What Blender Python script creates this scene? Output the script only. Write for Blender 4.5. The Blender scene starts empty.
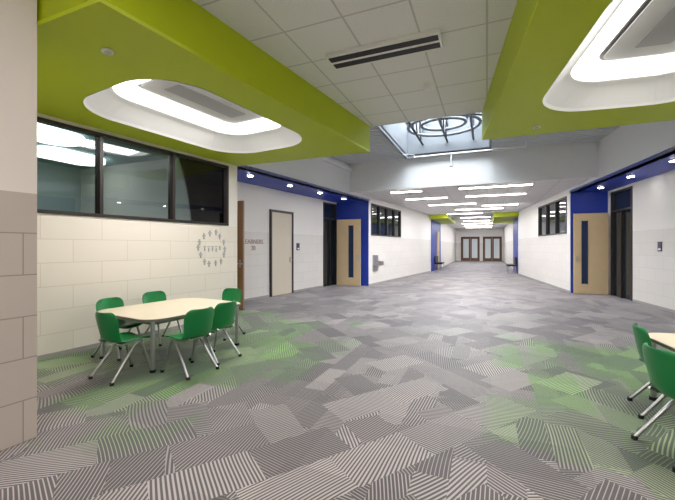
import bpy, bmesh, math, random
from mathutils import Vector, Matrix
random.seed(4)
sc = bpy.context.scene
COL = sc.collection

# ---------------------------------------------------------------- materials
def srgb(c):
    return tuple(((x/255)/12.92 if x/255 <= .04045 else ((x/255+.055)/1.055)**2.4) for x in c) + (1,)
MATS = {}
def mat(name, rgb, rough=.6, metal=0, emit=0, noise=0, spec=None):
    if name in MATS: return MATS[name]
    m = bpy.data.materials.new(name); m.use_nodes = True
    nt = m.node_tree; b = nt.nodes['Principled BSDF']
    c = srgb(rgb)
    b.inputs['Base Color'].default_value = c
    b.inputs['Roughness'].default_value = rough
    b.inputs['Metallic'].default_value = metal
    if spec is not None: b.inputs['Specular IOR Level'].default_value = spec
    if emit:
        b.inputs['Emission Color'].default_value = c
        b.inputs['Emission Strength'].default_value = emit
    if noise:
        n = nt.nodes.new('ShaderNodeTexNoise'); n.inputs['Scale'].default_value = 6
        g = nt.nodes.new('ShaderNodeNewGeometry')
        nt.links.new(g.outputs['Position'], n.inputs['Vector'])
        mx = nt.nodes.new('ShaderNodeMix'); mx.data_type = 'RGBA'
        mx.inputs[6].default_value = tuple(v*(1-noise) for v in c[:3])+(1,)
        mx.inputs[7].default_value = tuple(min(1, v*(1+noise)) for v in c[:3])+(1,)
        nt.links.new(n.outputs['Fac'], mx.inputs[0])
        nt.links.new(mx.outputs[2], b.inputs['Base Color'])
    MATS[name] = m
    return m

class NB:
    def __init__(s, m):
        s.nt = m.node_tree
    def n(s, t, **kw):
        x = s.nt.nodes.new(t)
        for k, v in kw.items(): setattr(x, k, v)
        return x
    def put(s, sock, v):
        if isinstance(v, (int, float)): sock.default_value = v
        elif isinstance(v, tuple): sock.default_value = v
        else: s.nt.links.new(v, sock)
    def m(s, op, a, b=0, c=0):
        x = s.n('ShaderNodeMath', operation=op)
        s.put(x.inputs[0], a); s.put(x.inputs[1], b)
        if op in ('MULTIPLY_ADD', 'SMOOTH_MIN', 'SMOOTH_MAX', 'WRAP'): s.put(x.inputs[2], c)
        return x.outputs[0]
    def mix(s, f, a, b):
        x = s.n('ShaderNodeMix', data_type='RGBA')
        s.put(x.inputs[0], f); s.put(x.inputs[6], a); s.put(x.inputs[7], b)
        return x.outputs[2]
    def step(s, v, lo, hi):
        x = s.n('ShaderNodeMapRange', interpolation_type='SMOOTHSTEP')
        s.put(x.inputs[0], v); x.inputs[1].default_value = lo; x.inputs[2].default_value = hi
        return x.outputs[0]

def block_mat(name, upper, lower, joint, zsplit, bw=.6, bh=.3):
    m = bpy.data.materials.new(name); m.use_nodes = True
    q = NB(m); b = m.node_tree.nodes['Principled BSDF']
    g = q.n('ShaderNodeNewGeometry')
    sp = q.n('ShaderNodeSeparateXYZ'); q.put(sp.inputs[0], g.outputs['Position'])
    cb = q.n('ShaderNodeCombineXYZ')
    q.put(cb.inputs[0], q.m('ADD', sp.outputs[0], sp.outputs[1])); q.put(cb.inputs[1], sp.outputs[2])
    br = q.n('ShaderNodeTexBrick')
    q.put(br.inputs['Vector'], cb.outputs[0])
    br.inputs['Scale'].default_value = 1
    br.inputs['Brick Width'].default_value = bw; br.inputs['Row Height'].default_value = bh
    br.inputs['Mortar Size'].default_value = .005; br.inputs['Mortar Smooth'].default_value = .3
    l = srgb(lower)
    br.inputs['Color1'].default_value = l
    br.inputs['Color2'].default_value = tuple(v*.96 for v in l[:3])+(1,)
    br.inputs['Mortar'].default_value = srgb(joint)
    f = q.m('GREATER_THAN', sp.outputs[2], zsplit)
    q.put(b.inputs['Base Color'], q.mix(f, br.outputs['Color'], srgb(upper)))
    b.inputs['Roughness'].default_value = .55
    bp = q.n('ShaderNodeBump'); bp.inputs['Strength'].default_value = .2; bp.inputs['Distance'].default_value = .008
    q.put(bp.inputs['Height'], q.m('MULTIPLY', q.m('SUBTRACT', 1, br.outputs['Fac']), q.m('SUBTRACT', 1, f)))
    q.put(b.inputs['Normal'], bp.outputs[0])
    return m

def tile_mat(name, rgb, joint, w, h, rot=0):
    m = bpy.data.materials.new(name); m.use_nodes = True
    q = NB(m); b = m.node_tree.nodes['Principled BSDF']
    g = q.n('ShaderNodeNewGeometry')
    mp = q.n('ShaderNodeMapping'); mp.inputs['Rotation'].default_value = (0, 0, rot)
    q.put(mp.inputs[0], g.outputs['Position'])
    br = q.n('ShaderNodeTexBrick'); br.offset = 0
    q.put(br.inputs['Vector'], mp.outputs[0])
    br.inputs['Scale'].default_value = 1
    br.inputs['Brick Width'].default_value = w; br.inputs['Row Height'].default_value = h
    br.inputs['Mortar Size'].default_value = .010; br.inputs['Mortar Smooth'].default_value = .1
    br.inputs['Mortar'].default_value = srgb(joint)
    ns = q.n('ShaderNodeTexNoise'); ns.inputs['Scale'].default_value = 90
    q.put(ns.inputs['Vector'], g.outputs['Position'])
    c = q.mix(q.step(ns.outputs['Fac'], .35, .65), tuple(v*.9 for v in srgb(rgb)[:3])+(1,), srgb(rgb))
    q.put(br.inputs['Color1'], c); q.put(br.inputs['Color2'], c)
    q.put(b.inputs['Base Color'], br.outputs['Color'])
    b.inputs['Roughness'].default_value = .85
    return m

def carpet_mat():
    m = bpy.data.materials.new('patterned_carpet'); m.use_nodes = True
    q = NB(m); b = m.node_tree.nodes['Principled BSDF']
    g = q.n('ShaderNodeNewGeometry')
    sp = q.n('ShaderNodeSeparateXYZ'); q.put(sp.inputs[0], g.outputs['Position'])
    X, Y = sp.outputs[0], sp.outputs[1]
    def cells(rot, w, h, off):
        mp = q.n('ShaderNodeMapping'); mp.inputs['Rotation'].default_value = (0, 0, rot); mp.inputs['Location'].default_value = (off, off*.7, 0)
        q.put(mp.inputs[0], g.outputs['Position'])
        s2 = q.n('ShaderNodeSeparateXYZ'); q.put(s2.inputs[0], mp.outputs[0])
        row = q.m('FLOOR', q.m('DIVIDE', s2.outputs[1], h))
        wn0 = q.n('ShaderNodeTexWhiteNoise', noise_dimensions='1D'); q.put(wn0.inputs['W'], row)
        col = q.m('FLOOR', q.m('ADD', q.m('DIVIDE', s2.outputs[0], w), wn0.outputs['Value']))
        cb = q.n('ShaderNodeCombineXYZ'); q.put(cb.inputs[0], row); q.put(cb.inputs[1], col); cb.inputs[2].default_value = off
        wn = q.n('ShaderNodeTexWhiteNoise', noise_dimensions='3D'); q.put(wn.inputs['Vector'], cb.outputs[0])
        hs = q.n('ShaderNodeSeparateColor'); q.put(hs.inputs[0], wn.outputs['Color'])
        return hs.outputs
    A = cells(math.pi/2, .62, .21, .3)
    B = cells(.75, .62, .32, 5.1)
    B2 = cells(-.95, .62, .36, 2.7)
    C = cells(0.0, .45, .45, 9.3)
    D = cells(math.pi/2, .9, .45, 14.2)
    pick = q.m('GREATER_THAN', B[0], .45)
    pick2 = q.m('GREATER_THAN', B2[0], .65)
    def sel(i):
        v = q.m('ADD', q.m('MULTIPLY', A[i], pick), q.m('MULTIPLY', B[i], q.m('SUBTRACT', 1, pick)))
        return q.m('ADD', q.m('MULTIPLY', B2[i], pick2), q.m('MULTIPLY', v, q.m('SUBTRACT', 1, pick2)))
    r1, r2 = sel(1), sel(2)
    r3 = q.m('ADD', q.m('MULTIPLY', sel(0), .6), q.m('MULTIPLY', C[0], .4))
    nz = q.n('ShaderNodeTexNoise'); nz.inputs['Scale'].default_value = .9; nz.inputs['Detail'].default_value = 0
    q.put(nz.inputs['Vector'], g.outputs['Position'])
    ang = q.m('MULTIPLY', r1, 3.1416)
    ph = q.m('ADD', q.m('MULTIPLY', X, q.m('COSINE', ang)), q.m('MULTIPLY', Y, q.m('SINE', ang)))
    ph = q.m('ADD', ph, q.m('MULTIPLY', nz.outputs['Fac'], .2))
    s = q.m('SINE', q.m('MULTIPLY', ph, 2*math.pi/.024))
    th = q.m('MULTIPLY_ADD', r2, 1.1, -.1)
    st = q.step(q.m('SUBTRACT', s, th), -.3, .3)
    tone = q.m('MULTIPLY_ADD', r3, .7, .6)
    def zone(side):
        if side < 0: dx = q.m('SUBTRACT', -2.25, X); y0 = 1.9
        else: dx = q.m('SUBTRACT', X, .35); y0 = 2.2
        dy = q.m('MINIMUM', q.m('SUBTRACT', 6.3, Y), q.m('SUBTRACT', Y, y0))
        return q.m('MINIMUM', dx, dy)
    z = q.m('MAXIMUM', zone(-1), zone(1))
    z = q.m('ADD', z, q.m('MULTIPLY_ADD', D[1], 1.3, -.75))
    gm = q.m('MULTIPLY', q.step(z, -.12, .2), q.m('MULTIPLY_ADD', D[2], .6, .38))
    light = q.mix(gm, srgb((172, 163, 160)), srgb((124, 172, 70)))
    dark = q.mix(gm, srgb((68, 61, 62)), srgb((54, 84, 46)))
    c = q.mix(st, dark, light)
    mu = q.n('ShaderNodeVectorMath', operation='SCALE')
    q.put(mu.inputs[0], c); q.put(mu.inputs['Scale'], tone)
    q.put(b.inputs['Base Color'], mu.outputs[0])
    b.inputs['Roughness'].default_value = .6
    b.inputs['Specular IOR Level'].default_value = .5
    b.inputs['Sheen Weight'].default_value = .3
    b.inputs['Sheen Tint'].default_value = (.85, .88, 1, 1)
    fn = q.n('ShaderNodeTexNoise'); fn.inputs['Scale'].default_value = 260
    q.put(fn.inputs['Vector'], g.outputs['Position'])
    bp = q.n('ShaderNodeBump'); bp.inputs['Strength'].default_value = .25; bp.inputs['Distance'].default_value = .003
    q.put(bp.inputs['Height'], q.m('ADD', fn.outputs['Fac'], st)); q.put(b.inputs['Normal'], bp.outputs[0])
    return m

def glass_mat(name, tint, refl):
    m = bpy.data.materials.new(name); m.use_nodes = True
    q = NB(m); nt = m.node_tree
    nt.nodes.remove(nt.nodes['Principled BSDF'])
    out = nt.nodes['Material Output']
    t = q.n('ShaderNodeBsdfTransparent'); t.inputs[0].default_value = srgb(tint)
    gl = q.n('ShaderNodeBsdfGlossy'); gl.inputs['Roughness'].default_value = .02
    fr = q.n('ShaderNodeFresnel'); fr.inputs[0].default_value = refl
    mx = q.n('ShaderNodeMixShader')
    q.put(mx.inputs[0], fr.outputs[0]); q.put(mx.inputs[1], t.outputs[0]); q.put(mx.inputs[2], gl.outputs[0])
    q.put(out.inputs[0], mx.outputs[0])
    return m

M_WALL = block_mat('painted_block_wall', (240, 238, 236), (228, 225, 221), (212, 208, 204), 1.80)
M_WALLG = block_mat('glazed_block_wall', (236, 232, 226), (232, 225, 214), (210, 201, 189), 1.80, .8, .3)
M_PIL = block_mat('stone_block_pier', (232, 223, 216), (196, 185, 176), (154, 145, 137), 1.79, .62, .3)
M_UP = mat('upper_wall_paint', (236, 238, 240), .7, noise=.02)
M_LIME = mat('lime_paint', (184, 202, 4), .5, noise=.02)
M_BLUE = mat('royal_blue_paint', (26, 60, 176), .45, noise=.03)
M_WHITE = mat('white_paint', (240, 240, 238), .5)
M_TILE = tile_mat('acoustic_tile', (244, 244, 244), (205, 205, 205), .61, .61)
M_TILE2 = tile_mat('corridor_tile', (238, 239, 240), (205, 206, 208), .61, .61)
M_DECK = mat('metal_deck_paint', (212, 217, 223), .5, noise=.03)
M_CARPET = carpet_mat()
M_DARK = mat('dark_bronze_frame', (42, 36, 36), .4)
M_BLACK = mat('black_plastic', (18, 18, 20), .5)
M_GLASS = glass_mat('clear_glass', (226, 234, 234), 1.6)
M_DGLASS = mat('dim_room_glass', (34, 42, 50), .05)  # opaque panes, dimness of the rooms behind is put into the colour
M_WOOD = mat('maple_door_veneer', (222, 198, 156), .45, noise=.05)
M_DOORB = mat('beige_door_veneer', (216, 206, 188), .5, noise=.03)
M_BROWN = mat('walnut_edge', (150, 112, 80), .5, noise=.08)
M_CHROME = mat('brushed_steel', (190, 190, 192), .28, 1)
M_GREEN = mat('green_chair_plastic', (10, 124, 62), .35)
M_TOP = mat('table_laminate', (222, 208, 184), .35, noise=.03)
M_TEDGE = mat('table_edge_band', (120, 112, 104), .5)
M_RING = mat('cove_light_lens', (255, 252, 246), .5, emit=3.5)
M_STRIP = mat('linear_light_lens', (255, 250, 240), .5, emit=16)
M_DOWN = mat('downlight_lens', (255, 250, 235), .5, emit=60)
M_GREY = mat('grey_panel', (150, 150, 152), .6)
M_ROOM = mat('classroom_paint', (150, 166, 172), .8, noise=.05)
M_DECAL = mat('wall_decal', (176, 176, 178), .4)
M_TEXT = mat('sign_lettering', (170, 146, 132), .5)
M_BASE = mat('rubber_baseboard', (160, 157, 156), .6)

# ---------------------------------------------------------------- geometry helpers
def new_obj(name, me, parent=None):
    o = bpy.data.objects.new(name, me); COL.objects.link(o)
    if parent: o.parent = parent
    return o
def from_bm(name, bm, mats, parent=None, smooth=False):
    me = bpy.data.meshes.new(name); bm.normal_update(); bm.to_mesh(me); bm.free()
    for m in (mats if isinstance(mats, (list, tuple)) else [mats]): me.materials.append(m)
    if smooth:
        for p in me.polygons: p.use_smooth = True
    return new_obj(name, me, parent)
def add_prism(bm, poly, z0, z1, mi=0):
    a = [bm.verts.new((x, y, z0)) for x, y in poly]; b = [bm.verts.new((x, y, z1)) for x, y in poly]
    n = len(poly); fs = [bm.faces.new(a[::-1]), bm.faces.new(b)]
    for i in range(n): fs.append(bm.faces.new((a[i], a[(i+1) % n], b[(i+1) % n], b[i])))
    for f in fs: f.material_index = mi
    return fs
def prisms(name, lst, mats, parent=None):
    bm = bmesh.new()
    for p in lst: add_prism(bm, *p)
    bmesh.ops.recalc_face_normals(bm, faces=bm.faces[:])
    return from_bm(name, bm, mats, parent)
def rect(x0, x1, y0, y1): return [(x0, y0), (x1, y0), (x1, y1), (x0, y1)]
def box(name, x0, x1, y0, y1, z0, z1, m, parent=None):
    return prisms(name, [(rect(x0, x1, y0, y1), z0, z1)], m, parent)
def empty(name, loc=(0, 0, 0), rz=0):
    e = bpy.data.objects.new(name, None); COL.objects.link(e); e.location = loc; e.rotation_euler = (0, 0, rz)
    e.empty_display_size = .1
    return e
def to_mesh(o):
    dg = bpy.context.evaluated_depsgraph_get()
    me = bpy.data.meshes.new_from_object(o.evaluated_get(dg))
    name = o.name; par = o.parent; mw = o.matrix_basis.copy()
    bpy.data.objects.remove(o)
    n = new_obj(name, me, par); n.matrix_basis = mw
    n.name = name
    return n
def tube(name, pts, r, m, parent=None, cyclic=False, res=3):
    cu = bpy.data.curves.new(name, 'CURVE'); cu.dimensions = '3D'
    s = cu.splines.new('POLY'); s.points.add(len(pts)-1); s.use_cyclic_u = cyclic
    for i, p in enumerate(pts): s.points[i].co = (*p, 1)
    cu.bevel_depth = r; cu.bevel_resolution = res; cu.use_fill_caps = True
    cu.materials.append(m)
    o = new_obj(name, cu, parent)
    bpy.context.view_layer.update()
    o = to_mesh(o)
    for p in o.data.polygons: p.use_smooth = True
    return o
def rr(w, l, r, n=10, cx=0, cy=0, rot=0):
    r = min(r, w/2-.001, l/2-.001)
    out = []
    for k, (sx, sy) in enumerate([(1, 1), (-1, 1), (-1, -1), (1, -1)]):
        for i in range(n+1):
            a = math.pi/2*k + math.pi/2*i/n
            x = sx*(w/2-r)+r*math.cos(a); y = sy*(l/2-r)+r*math.sin(a)
            out.append((cx+x*math.cos(rot)-y*math.sin(rot), cy+x*math.sin(rot)+y*math.cos(rot)))
    return out
def plate_holes(name, outer, holes, z, th, m, parent=None):
    cu = bpy.data.curves.new(name, 'CURVE'); cu.dimensions = '2D'; cu.fill_mode = 'BOTH'
    for poly in [outer]+holes:
        s = cu.splines.new('POLY'); s.points.add(len(poly)-1); s.use_cyclic_u = True
        for i, p in enumerate(poly): s.points[i].co = (p[0], p[1], 0, 1)
    cu.extrude = th/2
    cu.materials.append(m)
    o = new_obj(name, cu, parent); o.location = (0, 0, z+th/2)
    bpy.context.view_layer.update()
    return to_mesh(o)

# plan lines (the hall tapers towards its far end)
L = lambda y: -5.425+.12*y
R = lambda y: 3.90-.12*y
LR = lambda y: L(y)-1.25
RR = lambda y: R(y)+.95
PHI = math.atan(.12)
def seg(F, a, b, z0, z1, t, mi=0, off=0):
    return ([(F(a)+off, a), (F(b)+off, b), (F(b)+off+t, b), (F(a)+off+t, a)], z0, z1, mi)

# ---------------------------------------------------------------- floor
box('floor', -9.5, 8.5, -4.2, 39.2, -.1, 0, M_CARPET)

# ---------------------------------------------------------------- walls
T = -.16
Z1, Z2 = 1.82, 3.0
prisms('wall_left_lounge', [seg(L, 1.6, 6.0, 0, Z1, T), seg(L, 1.6, 6.0, Z2, 3.5, T),
        seg(L, 1.6, 2.25, Z1, Z2, T), seg(L, 5.76, 6.0, Z1, Z2, T),
        (rect(LR(6)-.1, L(6)-.16, 5.84, 6.0), 0, 4.05, 0)], M_WALLG)
prisms('wall_left_recess', [seg(LR, 6.0, 11.45, 0, 3.05, T), seg(LR, 12.38, 12.56, 0, 3.05, T),
        seg(LR, 11.45, 12.38, 2.98, 3.05, T)], M_WALL)
prisms('wall_left_upper', [seg(L, 6.0, 12.55, 3.05, 4.15, T)], M_UP)
prisms('wall_left_return', [(rect(LR(12.4)-.05, L(12.4)-.01, 12.4, 12.55), 0, 3.05, 0)], M_BLUE)
prisms('wall_left_corridor', [seg(L, 12.42, 20.6, 0, Z1, T), seg(L, 12.42, 20.6, Z2, 3.25, T),
        seg(L, 12.42, 12.6, Z1, Z2, T), seg(L, 15.8, 20.6, Z1, Z2, T),
        (rect(-3.11, -2.95, 20.6, 38.6), 0, 3.25, 0)], M_WALL)
prisms('wall_right_lounge', [seg(R, 1.6, 6.0, 0, Z1, -T), seg(R, 1.6, 6.0, Z2, 3.5, -T),
        seg(R, 1.6, 2.25, Z1, Z2, -T), seg(R, 5.76, 6.0, Z1, Z2, -T),
        (rect(R(6)+.16, RR(6)+.1, 5.84, 6.0), 0, 4.05, 0)], M_WALLG)
prisms('wall_right_recess', [seg(RR, 6.0, 11.5, 0, 3.05, -T), seg(RR, 12.7, 13.0, 0, 3.05, -T),
        seg(RR, 11.5, 12.7, 2.98, 3.05, -T)], M_WALL)
prisms('wall_right_upper', [seg(R, 6.0, 13.05, 3.05, 4.15, -T)], M_UP)
prisms('wall_right_return', [(rect(R(12.9)+.01, RR(12.9)+.05, 12.9, 13.05), 0, 3.05, 0)], M_BLUE)
prisms('wall_right_corridor', [seg(R, 12.92, 20, 0, Z1, -T), seg(R, 12.92, 20, Z2, 3.25, -T),
        seg(R, 12.92, 13.2, Z1, Z2, -T), seg(R, 16.5, 20, Z1, Z2, -T),
        (rect(1.5, 1.66, 20, 38.6), 0, 3.25, 0)], M_WALL)
box('wall_end', -3.3, 1.9, 38.5, 38.7, 0, 3.25, M_WALL)
# piers on the near side
prisms('wall_near_left', [([(-3.06, 1.6), (-3.22, 1.6), (-3.72, -4.0), (-3.56, -4.0)], 0, 3.5, 0),
                          ([(-3.1, 1.6), (-5.45, 1.6), (-5.45, 1.44), (-3.1, 1.44)], 0, 3.5, 0)], M_PIL)
prisms('wall_near_right', [([(1.2, 1.6), (1.36, 1.6), (1.86, -4.0), (1.7, -4.0)], 0, 3.5, 0),
                           ([(1.25, 1.6), (3.9, 1.6), (3.9, 1.44), (1.25, 1.44)], 0, 3.5, 0)], M_PIL)
box('wall_back', -3.9, 2.0, -4.1, -3.95, 0, 3.5, M_WALL)

# baseboards
prisms('baseboard_left', [seg(L, 1.62, 6.0, 0, .06, .012), seg(LR, 6.02, 11.4, 0, .06, .012), seg(L, 12.42, 20.6, 0, .06, .012)], M_BASE)
prisms('baseboard_right', [seg(R, 1.62, 6.0, 0, .06, -.012), seg(RR, 6.02, 11.45, 0, .06, -.012), seg(R, 12.92, 20, 0, .06, -.012)], M_BASE)

# ---------------------------------------------------------------- ceilings
box('ceiling', -5.6, 4.1, -4.1, 6.0, 3.5, 3.58, M_TILE)
box('trim_ceiling_edge', -6.2, 4.4, 5.98, 6.04, 3.5, 4.15, M_WHITE)
plate_holes('ceiling_deck', [(L(6)-.1, 6.0), (R(6)+.1, 6.0), (R(11)+.1, 11.0), (L(11)-.1, 11.0)],
            [rect(-2.2, .05, 6.7, 10.75)], 4.1, .05, M_DECK)
ribs = []
y = 6.1
while y < 10.9:
    if 6.6 < y < 10.78:
        ribs.append((rect(L(y), -2.26, y, y+.07), 4.06, 4.1, 0)); ribs.append((rect(.11, R(y), y, y+.07), 4.06, 4.1, 0))
    else: ribs.append((rect(L(y), R(y), y, y+.07), 4.06, 4.1, 0))
    y += .16
prisms('ceiling_deck_ribs', ribs, M_DECK)
prisms('ceiling_corridor', [([(L(10.95), 10.95), (R(10.95), 10.95), (R(13.05), 13.05), (1.5, 20), (1.5, 38.6), (-2.95, 38.6), (-2.95, 20.6), (L(12.5), 12.5)], 3.2, 3.26, 0)], M_TILE2)
prisms('trim_bulkhead', [([(L(10.95), 10.93), (R(10.95), 10.93), (R(10.95), 11.05), (L(10.95), 11.05)], 3.18, 4.12, 0)], M_UP)
prisms('ceiling_blue_left', [([(L(6), 6.0), (L(12.5), 12.5), (LR(12.5)-.2, 12.5), (LR(6)-.2, 6.0)], 3.05, 3.12, 0)], M_BLUE)
prisms('ceiling_blue_right', [([(R(6), 6.0), (R(13), 13), (RR(13)+.2, 13), (RR(6)+.2, 6.0)], 3.05, 3.12, 0)], M_BLUE)
prisms('trim_left_cornice', [seg(L, 6.1, 10.9, 3.84, 3.92, .1)], M_WHITE)

# lime soffits with oval coves
SL = lambda y: -2.6+.12*y
SR = lambda y: .65-.12*y
def soffit(name, F, G, c, rot, sgn):
    e = empty(name)
    hole = rr(1.80, 2.68, .60, 12, c[0], c[1], rot)
    outer = [(G(1.62), 1.62), (F(1.62), 1.62), (F(6), 6.0), (G(6), 6.0)]
    plate_holes('underside', outer, [hole], 3.05, .03, M_LIME, e)
    t = -.04*sgn
    prisms('side_face', [([(F(1.62), 1.62), (F(6), 6.0), (F(6)+t, 6.0), (F(1.62)+t, 1.62)], 3.08, 3.5, 0)], M_LIME, e)
    prisms('end_faces', [([(G(6), 5.96), (F(6)+t, 5.96), (F(6)+t, 6.0), (G(6), 6.0)], 3.08, 3.5, 0),
                         ([(G(1.62), 1.62), (F(1.62)+t, 1.62), (F(1.62)+t, 1.66), (G(1.62), 1.66)], 3.08, 3.5, 0)], M_LIME, e)
    bm = bmesh.new()
    prof = [(1.80, 2.68, .60, 3.045), (1.75, 2.63, .58, 3.075), (1.57, 2.45, .53, 3.16), (1.40, 2.27, .47, 3.24), (1.30, 2.17, .42, 3.28),
            (1.28, 2.15, .41, 3.42)]
    loops = []
    for w, l, r, z in prof:
        loops.append([bm.verts.new((x, y, z)) for x, y in rr(w, l, r, 12, c[0], c[1], rot)])
    n = len(loops[0])
    for a, b in zip(loops, loops[1:]):
        for i in range(n): bm.faces.new((a[i], a[(i+1) % n], b[(i+1) % n], b[i]))
    cap = bm.faces.new(loops[-1])
    bmesh.ops.recalc_face_normals(bm, faces=bm.faces[:])
    from_bm('cove_reveal', bm, mat('cove_white', (206, 206, 206), .6), e)
    bm = bmesh.new()
    prof = [(1.27, 2.14, .41, 3.29), (1.27, 2.14, .41, 3.40), (1.01, 1.88, .30, 3.40), (1.01, 1.88, .30, 3.27)]
    loops = [[bm.verts.new((x, y, z)) for x, y in rr(w, l, r, 12, c[0], c[1], rot)] for w, l, r, z in prof]
    for k in range(4):
        a, b = loops[k], loops[(k+1) % 4]
        for i in range(n): bm.faces.new((a[i], a[(i+1) % n], b[(i+1) % n], b[i]))
    bmesh.ops.recalc_face_normals(bm, faces=bm.faces[:])
    from_bm('light_ring', bm, M_RING, e)
    prisms('inner_frame', [(rr(.78, 1.62, .12, 4, c[0], c[1], rot), 3.385, 3.41, 0)], M_DARK, e)
    prisms('inner_panel', [(rr(.72, 1.56, .10, 4, c[0], c[1], rot), 3.375, 3.386, 0)], mat('acoustic_insert', (190, 190, 191), .8), e)
    prisms('inner_slot', [(rr(.30, 1.14, .02, 4, c[0], c[1], rot), 3.368, 3.376, 0)], M_GREY, e)
    return e
soffit('lime_ceiling_soffit', SL, lambda y: L(y)+.002, (-3.52, 3.87), -PHI, 1)
soffit('lime_ceiling_soffit', SR, lambda y: R(y)-.002, (1.56, 3.87), PHI, -1)
# far soffits
box('far_lime_soffit', -2.94, -2.0, 20.5, 25.6, 2.98, 3.195, M_LIME)
box('far_lime_soffit', .35, 1.49, 20.5, 26.5, 2.98, 3.195, M_LIME)

# ---------------------------------------------------------------- windows
def window(name, F, ys, inside, glass, z0=Z1, z1=Z2):
    e = empty(name)
    s = inside; fr = .045
    lst = []
    a, b = ys[0], ys[-1]
    tt = -.09*s
    def sg(p, q, zz0, zz1): return ([(F(p)+.02*s, p), (F(q)+.02*s, q), (F(q)+tt, q), (F(p)+tt, p)], zz0, zz1, 0)
    lst.append(sg(a, b, z0, z0+fr)); lst.append(sg(a, b, z1-fr, z1))
    for yv in ys:
        p = min(max(yv-fr/2, a), b-fr); lst.append(sg(p, p+fr, z0+fr, z1-fr))
    prisms('frame', lst, M_DARK, e)
    g = [([(F(a)-.045*s, a), (F(b)-.045*s, b), (F(b)-.052*s, b), (F(a)-.052*s, a)], z0+fr, z1-fr, 0)]
    prisms('glass', g, glass, e)
    return e
window('window_1', L, [2.26, 3.40, 4.54, 5.75], 1, M_GLASS)
window('window_2', L, [12.61, 13.4, 14.2, 15.0, 15.79], 1, M_DGLASS)
window('window_3', R, [13.21, 14.3, 15.4, 16.49], -1, M_DGLASS)
window('window_4', R, [2.26, 3.40, 4.54, 5.75], -1, M_DGLASS)
# classroom behind window_1
e = empty('classroom_beyond')
box('back_wall', -9.3, -9.2, -1, 5.84, 0, 3.35, M_ROOM, e)
box('side_wall_near', -9.2, -5.6, .9, 1.0, 0, 3.35, M_ROOM, e)
box('side_wall_far', -9.2, -5.0, 5.74, 5.83, 0, 3.35, mat('classroom_far_wall', (200, 200, 198), .8), e)
box('room_ceiling', -9.2, -5.32, 1.0, 5.74, 3.3, 3.35, mat('classroom_ceiling', (130, 158, 170), .8), e)
ML = mat('classroom_lens', (255, 250, 240), .5, emit=5)
prisms('oval_light', [(rr(.8, 1.9, .35, 8, -6.7, 3.2, 0), 3.2, 3.29, 0)], ML, e)
prisms('oval_light_2', [(rr(.8, 1.3, .35, 8, -7.9, 4.7, 0), 3.2, 3.29, 0)], ML, e)
box('whiteboard', -9.19, -9.15, 2, 5, 1.0, 2.2, mat('whiteboard_grey', (190, 198, 200), .4), e)

# ---------------------------------------------------------------- doors
def wall_door(name, F, a, b, s, leafmat, h=2.4):
    e = empty(name)
    f = .06
    def sg(p, q, z0, z1, o0, o1, mi=0): return ([(F(p)+o0*s, p), (F(q)+o0*s, q), (F(q)+o1*s, q), (F(p)+o1*s, p)], z0, z1, mi)
    prisms('frame', [sg(a-f, a, 0, h+f, .001, .05), sg(b, b+f, 0, h+f, .001, .05), sg(a, b, h, h+f, .001, .05)], M_DARK, e)
    prisms('leaf', [sg(a+.004, b-.004, .01, h-.004, .001, .03)], leafmat, e)
    k = b-.1
    prisms('handle', [sg(k-.06, k+.05, 1.0, 1.03, .05, .075), sg(k-.01, k+.02, .93, 1.1, .03, .055)], M_CHROME, e)
    return e
wall_door('door_1', LR, 8.66, 9.6, 1, M_DOORB)
def open_door(name, x0, x1, y, h, lite, knob_left):
    e = empty(name)
    t = .045
    w = x1-x0
    if lite:
        la, lb = (x0+w*.24, x0+w*.40) if knob_left else (x1-w*.48, x1-w*.3)
        z0, z1 = .3, h-.22
        prisms('leaf', [(rect(x0, la, y, y+t), .01, h, 0), (rect(lb, x1, y, y+t), .01, h, 0),
                        (rect(la, lb, y, y+t), .01, z0, 0), (rect(la, lb, y, y+t), z1, h, 0)], M_WOOD, e)
        prisms('glass_lite', [(rect(la, lb, y+.012, y+.03), z0, z1, 0)], mat('blue_tinted_lite', (30, 52, 98), .06), e)
        prisms('lite_trim', [(rect(la-.012, la+.005, y-.006, y), z0-.01, z1+.01, 0), (rect(lb-.005, lb+.012, y-.006, y), z0-.01, z1+.01, 0)], M_DARK, e)
    else:
        box('leaf', x0, x1, y, y+t, .01, h, M_BROWN, e)
    kx = x0+.08 if knob_left else x1-.08
    box('handle_plate', kx-.02, kx+.02, y-.012, y, .95, 1.12, M_CHROME, e)
    box('handle_lever', kx-.05, kx+.07, y-.05, y-.012, 1.02, 1.045, M_CHROME, e)
    return e
open_door('door_2', LR(12.3)+.10, LR(12.3)+1.02, 12.2, 2.4, True, False)
open_door('door_3', R(12.75)+.04, R(12.75)+.90, 12.72, 2.4, True, True)
open_door('door_4', LR(6.5)+.05, LR(6.5)+.95, 6.5, 2.42, False, False)
def opening(name, F, a, b, s):
    e = empty(name)
    def sg(p, q, z0, z1, o0, o1, mi=0): return ([(F(p)+o0*s, p), (F(q)+o0*s, q), (F(q)+o1*s, q), (F(p)+o1*s, p)], z0, z1, mi)
    prisms('frame', [sg(a, a+.05, 0, 2.98, -.1, .015), sg(b-.05, b, 0, 2.98, -.1, .015), sg(a+.05, b-.05, 2.93, 2.98, -.1, .015),
                     sg(a+.05, b-.05, 2.4, 2.45, -.1, .015), sg((a+b)/2-.02, (a+b)/2+.02, 0, 2.4, -.1, .01)], M_DARK, e)
    prisms('glass', [sg(a+.05, b-.05, 0, 2.93, -.06, -.05)], M_DGLASS, e)  # opaque dark sheet stands for the dim room beyond
    return e
opening('door_5', LR, 11.46, 12.37, 1)
opening('door_6', RR, 11.51, 12.69, -1)
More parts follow.
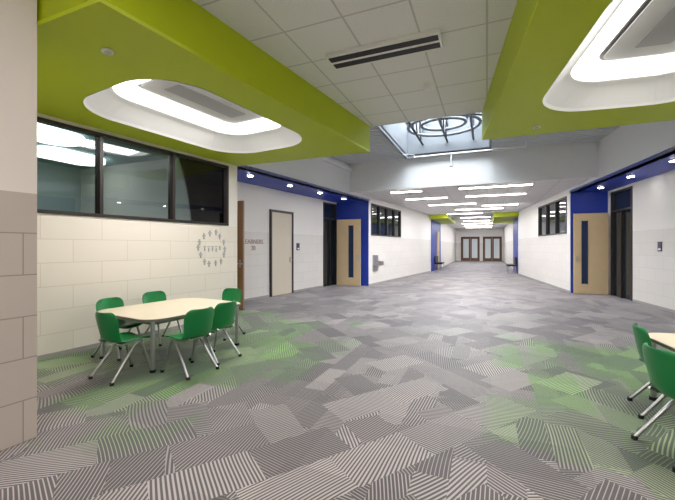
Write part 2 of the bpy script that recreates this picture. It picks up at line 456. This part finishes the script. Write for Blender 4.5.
for i, (x0, x1) in enumerate([(-2.35, -.75), (-.3, 1.25)]):
    e = empty('door_%d' % (7+i))
    xm = (x0+x1)/2
    prisms('frame', [(rect(x0-.07, x0, 38.4, 38.5), 0, 2.42, 0), (rect(x1, x1+.07, 38.4, 38.5), 0, 2.42, 0), (rect(x0, x1, 38.4, 38.5), 2.35, 2.42, 0)], M_DARK, e)
    lst = []; gl = []
    for a, b in ((x0, xm-.01), (xm+.01, x1)):
        lst += [(rect(a, a+.13, 38.42, 38.47), 0, 2.35, 0), (rect(b-.13, b, 38.42, 38.47), 0, 2.35, 0),
                (rect(a+.13, b-.13, 38.42, 38.47), 0, .3, 0), (rect(a+.13, b-.13, 38.42, 38.47), 2.2, 2.35, 0)]
        gl.append((rect(a+.13, b-.13, 38.44, 38.45), .3, 2.2, 0))
    prisms('leaves', lst, mat('walnut_dark', (104, 76, 58), .5), e)
    prisms('glass', gl, mat('pale_door_glass', (215, 222, 226), .3), e)
prisms('trim_blue_panel_left', [(rect(-2.95, -2.93, 21.0, 25.5), 0, 3.0, 0)], M_BLUE)
prisms('trim_blue_panel_right', [(rect(1.48, 1.5, 21.0, 24.5), 0, 3.0, 0)], M_BLUE)
e = empty('door_9')
prisms('leaf', [(rect(-2.93, -2.89, 23.4, 24.5), 0.01, 2.4, 0)], M_WOOD, e)
prisms('handle', [(rect(-2.89, -2.84, 23.5, 23.6), 1, 1.05, 0)], M_CHROME, e)

# ---------------------------------------------------------------- ceiling fixtures
def strip(x0, x1, y, z=3.2):
    e = empty('linear_ceiling_light')
    box('housing', x0, x1, y-.09, y+.09, z-.03, z, M_WHITE, e)
    box('lens', x0+.02, x1-.02, y-.075, y+.075, z-.045, z-.03, M_STRIP, e)
for x0, x1, y in [(-2.9, -1.9, 11.5), (-.8, 1.2, 11.5), (-2.8, -1.3, 13.4), (-.7, 1.2, 13.4), (-2.3, -.4, 15.6), (-.2, 1.2, 16.6),
                  (-1.4, .7, 18), (-2.0, -.2, 20.2), (-1.5, .2, 23), (-1.5, .2, 26), (-1.8, .4, 29), (-1.8, .4, 32), (-1.8, .4, 35)]:
    strip(x0, x1, y)
for y in (-2.6, -.9, .6):  # glowing panels added behind the camera to brighten the near ceiling
    e = empty('unseen_fill_panel')
    box('trim', -1.7, -.3, y-.33, y+.33, 3.47, 3.5, M_WHITE, e)
    box('lens', -1.65, -.35, y-.28, y+.28, 3.46, 3.47, mat('fill_panel_lens', (255, 248, 240), .5, emit=6), e)
e = empty('linear_air_diffuser')
box('body', -1.62, -.42, 3.56, 3.86, 3.455, 3.5, M_WHITE, e)
box('slot_1', -1.60, -.44, 3.59, 3.68, 3.45, 3.456, M_BLACK, e)
box('slot_2', -1.60, -.44, 3.73, 3.82, 3.45, 3.456, M_BLACK, e)
def disc(name, x, y, z0, z1, r, m, parent=None):
    return prisms(name, [([(x+r*math.cos(a*math.pi/12), y+r*math.sin(a*math.pi/12)) for a in range(24)], z0, z1, 0)], m, parent)
e = empty('smoke_detector'); disc('base', -.69, 4.77, 3.47, 3.5, .08, M_WHITE, e); disc('head', -.69, 4.77, 3.44, 3.47, .055, M_WHITE, e)
for x, y in [(-2.94, 2.05), (.28+.35, 5.6)]:
    e = empty('sprinkler_cover'); disc('plate', x, y, 3.033, 3.049, .045, M_WHITE, e); disc('cap', x, y, 3.026, 3.033, .028, M_CHROME, e)
for F, s, ys in ((L, -1, (6.9, 8.4, 9.9, 11.4)), (R, 1, (7.2, 8.8, 10.4, 12.0))):
    for y in ys:
        e = empty('recessed_downlight'); x = F(y)+s*.45
        disc('trim', x, y, 3.04, 3.05, .08, M_WHITE, e); disc('lens', x, y, 3.032, 3.04, .06, M_DOWN, e)

# skylight
e = empty('skylight')
sx0, sx1, sy0, sy1 = -2.2, .05, 6.7, 10.75
M_MUL = mat('mullion_grey', (40, 44, 50), .5)
M_TR = mat('truss_grey', (58, 62, 68), .5)
M_RG = mat('ring_grey', (96, 102, 108), .5)
prisms('shaft', [(rect(sx0-.06, sx0, sy0, sy1), 4.04, 5.1, 0), (rect(sx1, sx1+.06, sy0, sy1), 4.04, 5.1, 0),
                 (rect(sx0-.06, sx1+.06, sy0-.06, sy0), 4.04, 5.1, 0), (rect(sx0-.06, sx1+.06, sy1, sy1+.06), 4.04, 5.1, 0)], mat('shaft_paint', (120, 126, 132), .7), e)
bars = []
for i in range(5):
    x = sx0+(sx1-sx0)*i/4; bars.append((rect(x-.025, x+.025, sy0, sy1), 5.04, 5.12, 0))
for i in range(8):
    y = sy0+(sy1-sy0)*i/7; bars.append((rect(sx0, sx1, y-.025, y+.025), 5.121, 5.17, 0))
prisms('mullions', bars, M_MUL, e)
for i, (yy, rx, ry, z) in enumerate([(8.0, .9, .8, 4.55), (8.0, .6, .5, 4.6), (9.7, .9, .8, 4.55), (9.7, .55, .45, 4.6)]):
    tube('suspended_ring', [(-1.05+rx*math.cos(a*math.pi/16), yy+ry*math.sin(a*math.pi/16), z) for a in range(32)], .04, M_RG, e, True)
for i in range(3):
    x = -1.75+i*.7
    tube('joist_bottom', [(x, sy0, 4.42), (x, sy1, 4.42)], .03, M_BLACK if i == 0 else M_TR, e)
    tube('joist_top', [(x, sy0, 4.9), (x, sy1, 4.9)], .028, M_TR, e)
    pts = [(x, sy0+(sy1-sy0)*k/14, 4.42 if k % 2 else 4.9) for k in range(15)]
    tube('joist_web', pts, .018, M_TR, e)
tube('cross_brace', [(sx0, 7.6, 4.5), (sx1, 9.2, 4.5)], .028, M_TR, e)
# sprinkler pipe under the skylight
e = empty('sprinkler_pipe')
tube('main_run', [(-1.9, 10.2, 3.93), (.9, 10.2, 3.93)], .022, M_WHITE, e)
tube('drop', [(-.9, 10.2, 3.93), (-.9, 10.2, 3.6)], .016, M_WHITE, e)
tube('hanger_1', [(-1.9, 10.2, 3.93), (-1.9, 10.2, 4.0), (-2.28, 10.2, 4.03), (-2.32, 10.2, 4.09)], .012, M_WHITE, e)
tube('hanger_2', [(.9, 10.2, 3.93), (.9, 10.2, 4.08)], .012, M_WHITE, e)
disc('head', -.9, 10.2, 3.57, 3.6, .045, M_CHROME, e)

# ---------------------------------------------------------------- signs and decals
def text_on(name, body, F, y, z, size, m, s=1):
    cu = bpy.data.curves.new(name, 'FONT'); cu.body = body; cu.size = size; cu.extrude = .003
    cu.align_x = 'CENTER'; cu.align_y = 'CENTER'; cu.materials.append(m)
    o = new_obj(name, cu)
    o.location = (F(y)+.006*s, y, z)
    o.rotation_euler = (math.pi/2, 0, (math.pi/2-PHI) if s > 0 else (-math.pi/2+PHI))
    bpy.context.view_layer.update()
    return to_mesh(o)
text_on('wall_lettering', 'LEARNERS\n20', LR, 7.95, 1.45, .17, M_TEXT)
bm = bmesh.new()
def decal(bm, y, z, w, h):
    x0 = L(y-w/2)+.001; x1 = L(y+w/2)+.001
    add_prism(bm, [(x0, y-w/2), (x1, y+w/2), (x1+.012, y+w/2), (x0+.012, y-w/2)], z-h/2, z+h/2)
cy, cz = 5.36, 1.36
for i in range(14):
    a = i*math.pi/7
    yy = cy+.31*math.cos(a)+random.uniform(-.02, .02); zz = cz+.30*math.sin(a)+random.uniform(-.02, .02)
    decal(bm, yy, zz, .024, .085); decal(bm, yy, zz+.02, .07, .02); decal(bm, yy, zz+.055, .03, .022)
for i in range(5):
    yy = cy-.18+i*.09; decal(bm, yy, cz+random.uniform(-.02, .02), .02, .07); decal(bm, yy, cz+.05, .045, .016)
from_bm('wall_figure_decals', bm, M_DECAL)
for F, y, s in ((LR, 9.95, 1), (RR, 10.3, -1), (RR, 9.5, -1)):
    prisms('room_sign', [([(F(y-.07)+.001*s, y-.07), (F(y+.07)+.001*s, y+.07), (F(y+.07)+.018*s, y+.07), (F(y-.07)+.018*s, y-.07)], 1.3, 1.52, 0),
                         ([(F(y-.045)+.018*s, y-.045), (F(y+.045)+.018*s, y+.045), (F(y+.045)+.022*s, y+.045), (F(y-.045)+.022*s, y-.045)], 1.33, 1.37, 1)],
           [mat('sign_navy', (60, 64, 88), .4), M_WHITE])

e = empty('drinking_fountain')
yy = 12.75
prisms('basin', [([(L(yy)+.01, yy), (L(yy+.45)+.01, yy+.45), (L(yy+.45)+.26, yy+.4), (L(yy)+.26, yy+.05)], .72, .88, 0)], M_CHROME, e)
prisms('back_plate', [([(L(yy)+.001, yy), (L(yy+.45)+.001, yy+.45), (L(yy+.45)+.03, yy+.45), (L(yy)+.03, yy)], .5, 1.1, 0)], M_CHROME, e)
for x0, x1, y0 in ((-2.88, -2.45, 22.0), (1.0, 1.42, 21.0)):
    e = empty('corridor_bench')
    box('seat', x0, x1, y0, y0+1.3, .38, .46, M_BLACK, e)
    box('back', x0 if x0 < 0 else x1-.05, x0+.05 if x0 < 0 else x1, y0, y0+1.3, .46, .85, M_BLACK, e)
    prisms('legs', [(rect(a, a+.04, b, b+.04), 0, .38, 0) for a in (x0+.02, x1-.06) for b in (y0+.05, y0+1.2)], M_CHROME, e)

# ---------------------------------------------------------------- chairs
def build_chair():
    prof = [(.215, .366, .16), (.20, .388, .19), (.12, .400, .21), (.0, .392, .215), (-.10, .386, .21), (-.16, .400, .20),
            (-.195, .445, .185), (-.212, .51, .185), (-.228, .60, .205), (-.242, .67, .20), (-.250, .71, .17), (-.254, .725, .12)]
    bm = bmesh.new(); rows = []
    NW = 9
    for k, (y, z, hw) in enumerate(prof):
        row = []
        for i in range(NW):
            t = -1+2*i/(NW-1)
            if k < 5: dy, dz = 0, .022*abs(t)**3
            elif k < 6: dy, dz = .02*t*t, .02*t*t
            else: dy, dz = .06*t*t, 0
            row.append(bm.verts.new((hw*t, y+dy, z+dz)))
        rows.append(row)
    for k in range(len(rows)-1):
        for i in range(NW-1):
            bm.faces.new((rows[k][i], rows[k][i+1], rows[k+1][i+1], rows[k+1][i]))
    o = from_bm('shell', bm, M_GREEN, smooth=True)
    md = o.modifiers.new('s', 'SOLIDIFY'); md.thickness = .014; md.offset = 0
    md = o.modifiers.new('ss', 'SUBSURF'); md.levels = 2; md.render_levels = 2
    bpy.context.view_layer.update(); o = to_mesh(o)
    for p in o.data.polygons: p.use_smooth = True
    parts = [o]
    for s in (-1, 1):
        x = .15*s
        parts.append(tube('f', [(x, .08, .375), (x*1.05, .11, .34), (x*1.3, .205, .015)], .0135, M_CHROME))
        parts.append(tube('r', [(x, .08, .375), (x*1.03, .02, .345), (x*1.3, -.235, .015)], .0135, M_CHROME))
        parts.append(tube('t', [(x, .12, .376), (x, -.12, .372), (x*.9, -.18, .405)], .011, M_CHROME))
        for y in (.207, -.237):
            parts.append(disc('g', x*1.3, y, 0.0, .028, .02, M_BLACK))
    parts.append(tube('c1', [(-.15, .08, .372), (.15, .08, .372)], .011, M_CHROME))
    parts.append(tube('c2', [(-.15, -.09, .370), (.15, -.09, .370)], .011, M_CHROME))
    bpy.ops.object.select_all(action='DESELECT')
    for p in parts: p.select_set(True)
    bpy.context.view_layer.objects.active = parts[0]
    bpy.ops.object.join()
    o = bpy.context.view_layer.objects.active
    me = o.data.copy(); me.name = 'student_chair'
    bpy.data.objects.remove(o)
    return me
chair_me = build_chair()
def chair(x, y, face):   # face: direction the sitter looks, degrees from +X
    o = new_obj('student_chair', chair_me)
    o.location = (x, y, 0); o.rotation_euler = (0, 0, math.radians(face-90))
chair(-3.67, 2.74, 84)
chair(-3.12, 3.13, 172)
chair(-3.17, 3.60, 177)
chair(-3.82, 4.55, -92)
chair(-4.40, 3.24, 4)
chair(-4.46, 3.95, -4)
# right lounge
chair(1.27, 3.12, 14)
chair(1.42, 3.84, -6)
chair(2.75, 3.5, 180)
chair(2.05, 2.55, 92)

# ---------------------------------------------------------------- tables
def table(x, y, rot, w=1.22, l=1.48, h=.6):
    e = empty('activity_table', (x, y, 0), rot)
    bm = bmesh.new()
    add_prism(bm, rr(w, l, .22, 8), h-.028, h-.004, 1); add_prism(bm, rr(w-.012, l-.012, .215, 8), h-.004, h, 0)
    from_bm('top', bm, [M_TOP, M_TEDGE], e)
    for sx in (-1, 1):
        for sy in (-1, 1):
            px, py = sx*(w/2-.10), sy*(l/2-.10)
            tube('leg', [(px, py, .02), (px, py, h-.03)], .024, M_CHROME, e)
            disc('leg_foot', px, py, 0, .03, .032, M_BLACK, e)
    prisms('apron', [(rect(-w/2+.12, w/2-.12, sy*(l/2-.11)-.01, sy*(l/2-.11)+.01), h-.075, h-.029, 0) for sy in (-1, 1)] +
                    [(rect(sx*(w/2-.11)-.01, sx*(w/2-.11)+.01, -l/2+.12, l/2-.12), h-.075, h-.029, 0) for sx in (-1, 1)], M_GREY, e)
table(-3.88, 3.62, -PHI)
table(1.99, 3.58, PHI)

# ---------------------------------------------------------------- light
w = bpy.data.worlds.new('overcast_sky'); sc.world = w; w.use_nodes = True
bg = w.node_tree.nodes['Background']
bg.inputs[0].default_value = (.90, .95, 1, 1); bg.inputs[1].default_value = 1.15
sl = bpy.data.lights.new('hazy_sun', 'SUN'); sl.energy = 55; sl.angle = math.radians(120); sl.color = (.88, .94, 1)
so = bpy.data.objects.new('hazy_sun', sl); COL.objects.link(so); so.location = (0, 8, 12); so.rotation_euler = (0, 0, 0)
def area(name, x, y, z, sx, sy, power, col=(1, .97, .94)):
    l = bpy.data.lights.new(name, 'AREA'); l.shape = 'RECTANGLE'; l.size = sx; l.size_y = sy; l.energy = power; l.color = col
    o = bpy.data.objects.new(name, l); COL.objects.link(o); o.location = (x, y, z)
for y, x, p in ((11.5, -.8, 110), (13.4, -.8, 95), (16.6, -.8, 85), (20.2, -.8, 80), (26, -.7, 80), (29, -.7, 65), (32, -.7, 65), (35, -.7, 65)):
    area('corridor_lamp', x, y, 3.14, 1.8, .12, p, (.97, .97, 1))
area('lounge_lamp', -3.52, 3.87, 3.25, .9, 1.6, 68)
area('lounge_lamp', 1.56, 3.87, 3.25, .9, 1.6, 72)
for y in (-2.6, -.9, .6): area('unseen_hall_fill', -1.0, y, 3.45, 1.2, .5, 24)  # added fill out of view, lights the near hall

# ---------------------------------------------------------------- camera
cam = bpy.data.cameras.new('camera'); co = bpy.data.objects.new('camera', cam); COL.objects.link(co)
cam.sensor_width = 36; cam.lens = 360/675*36; cam.shift_y = -3/675
co.location = (0, 0, 1.4); co.rotation_euler = (math.pi/2, 0, math.atan(149.5/360))
cam.clip_start = .05; cam.clip_end = 200
sc.camera = co
sc.view_settings.view_transform = 'Standard'
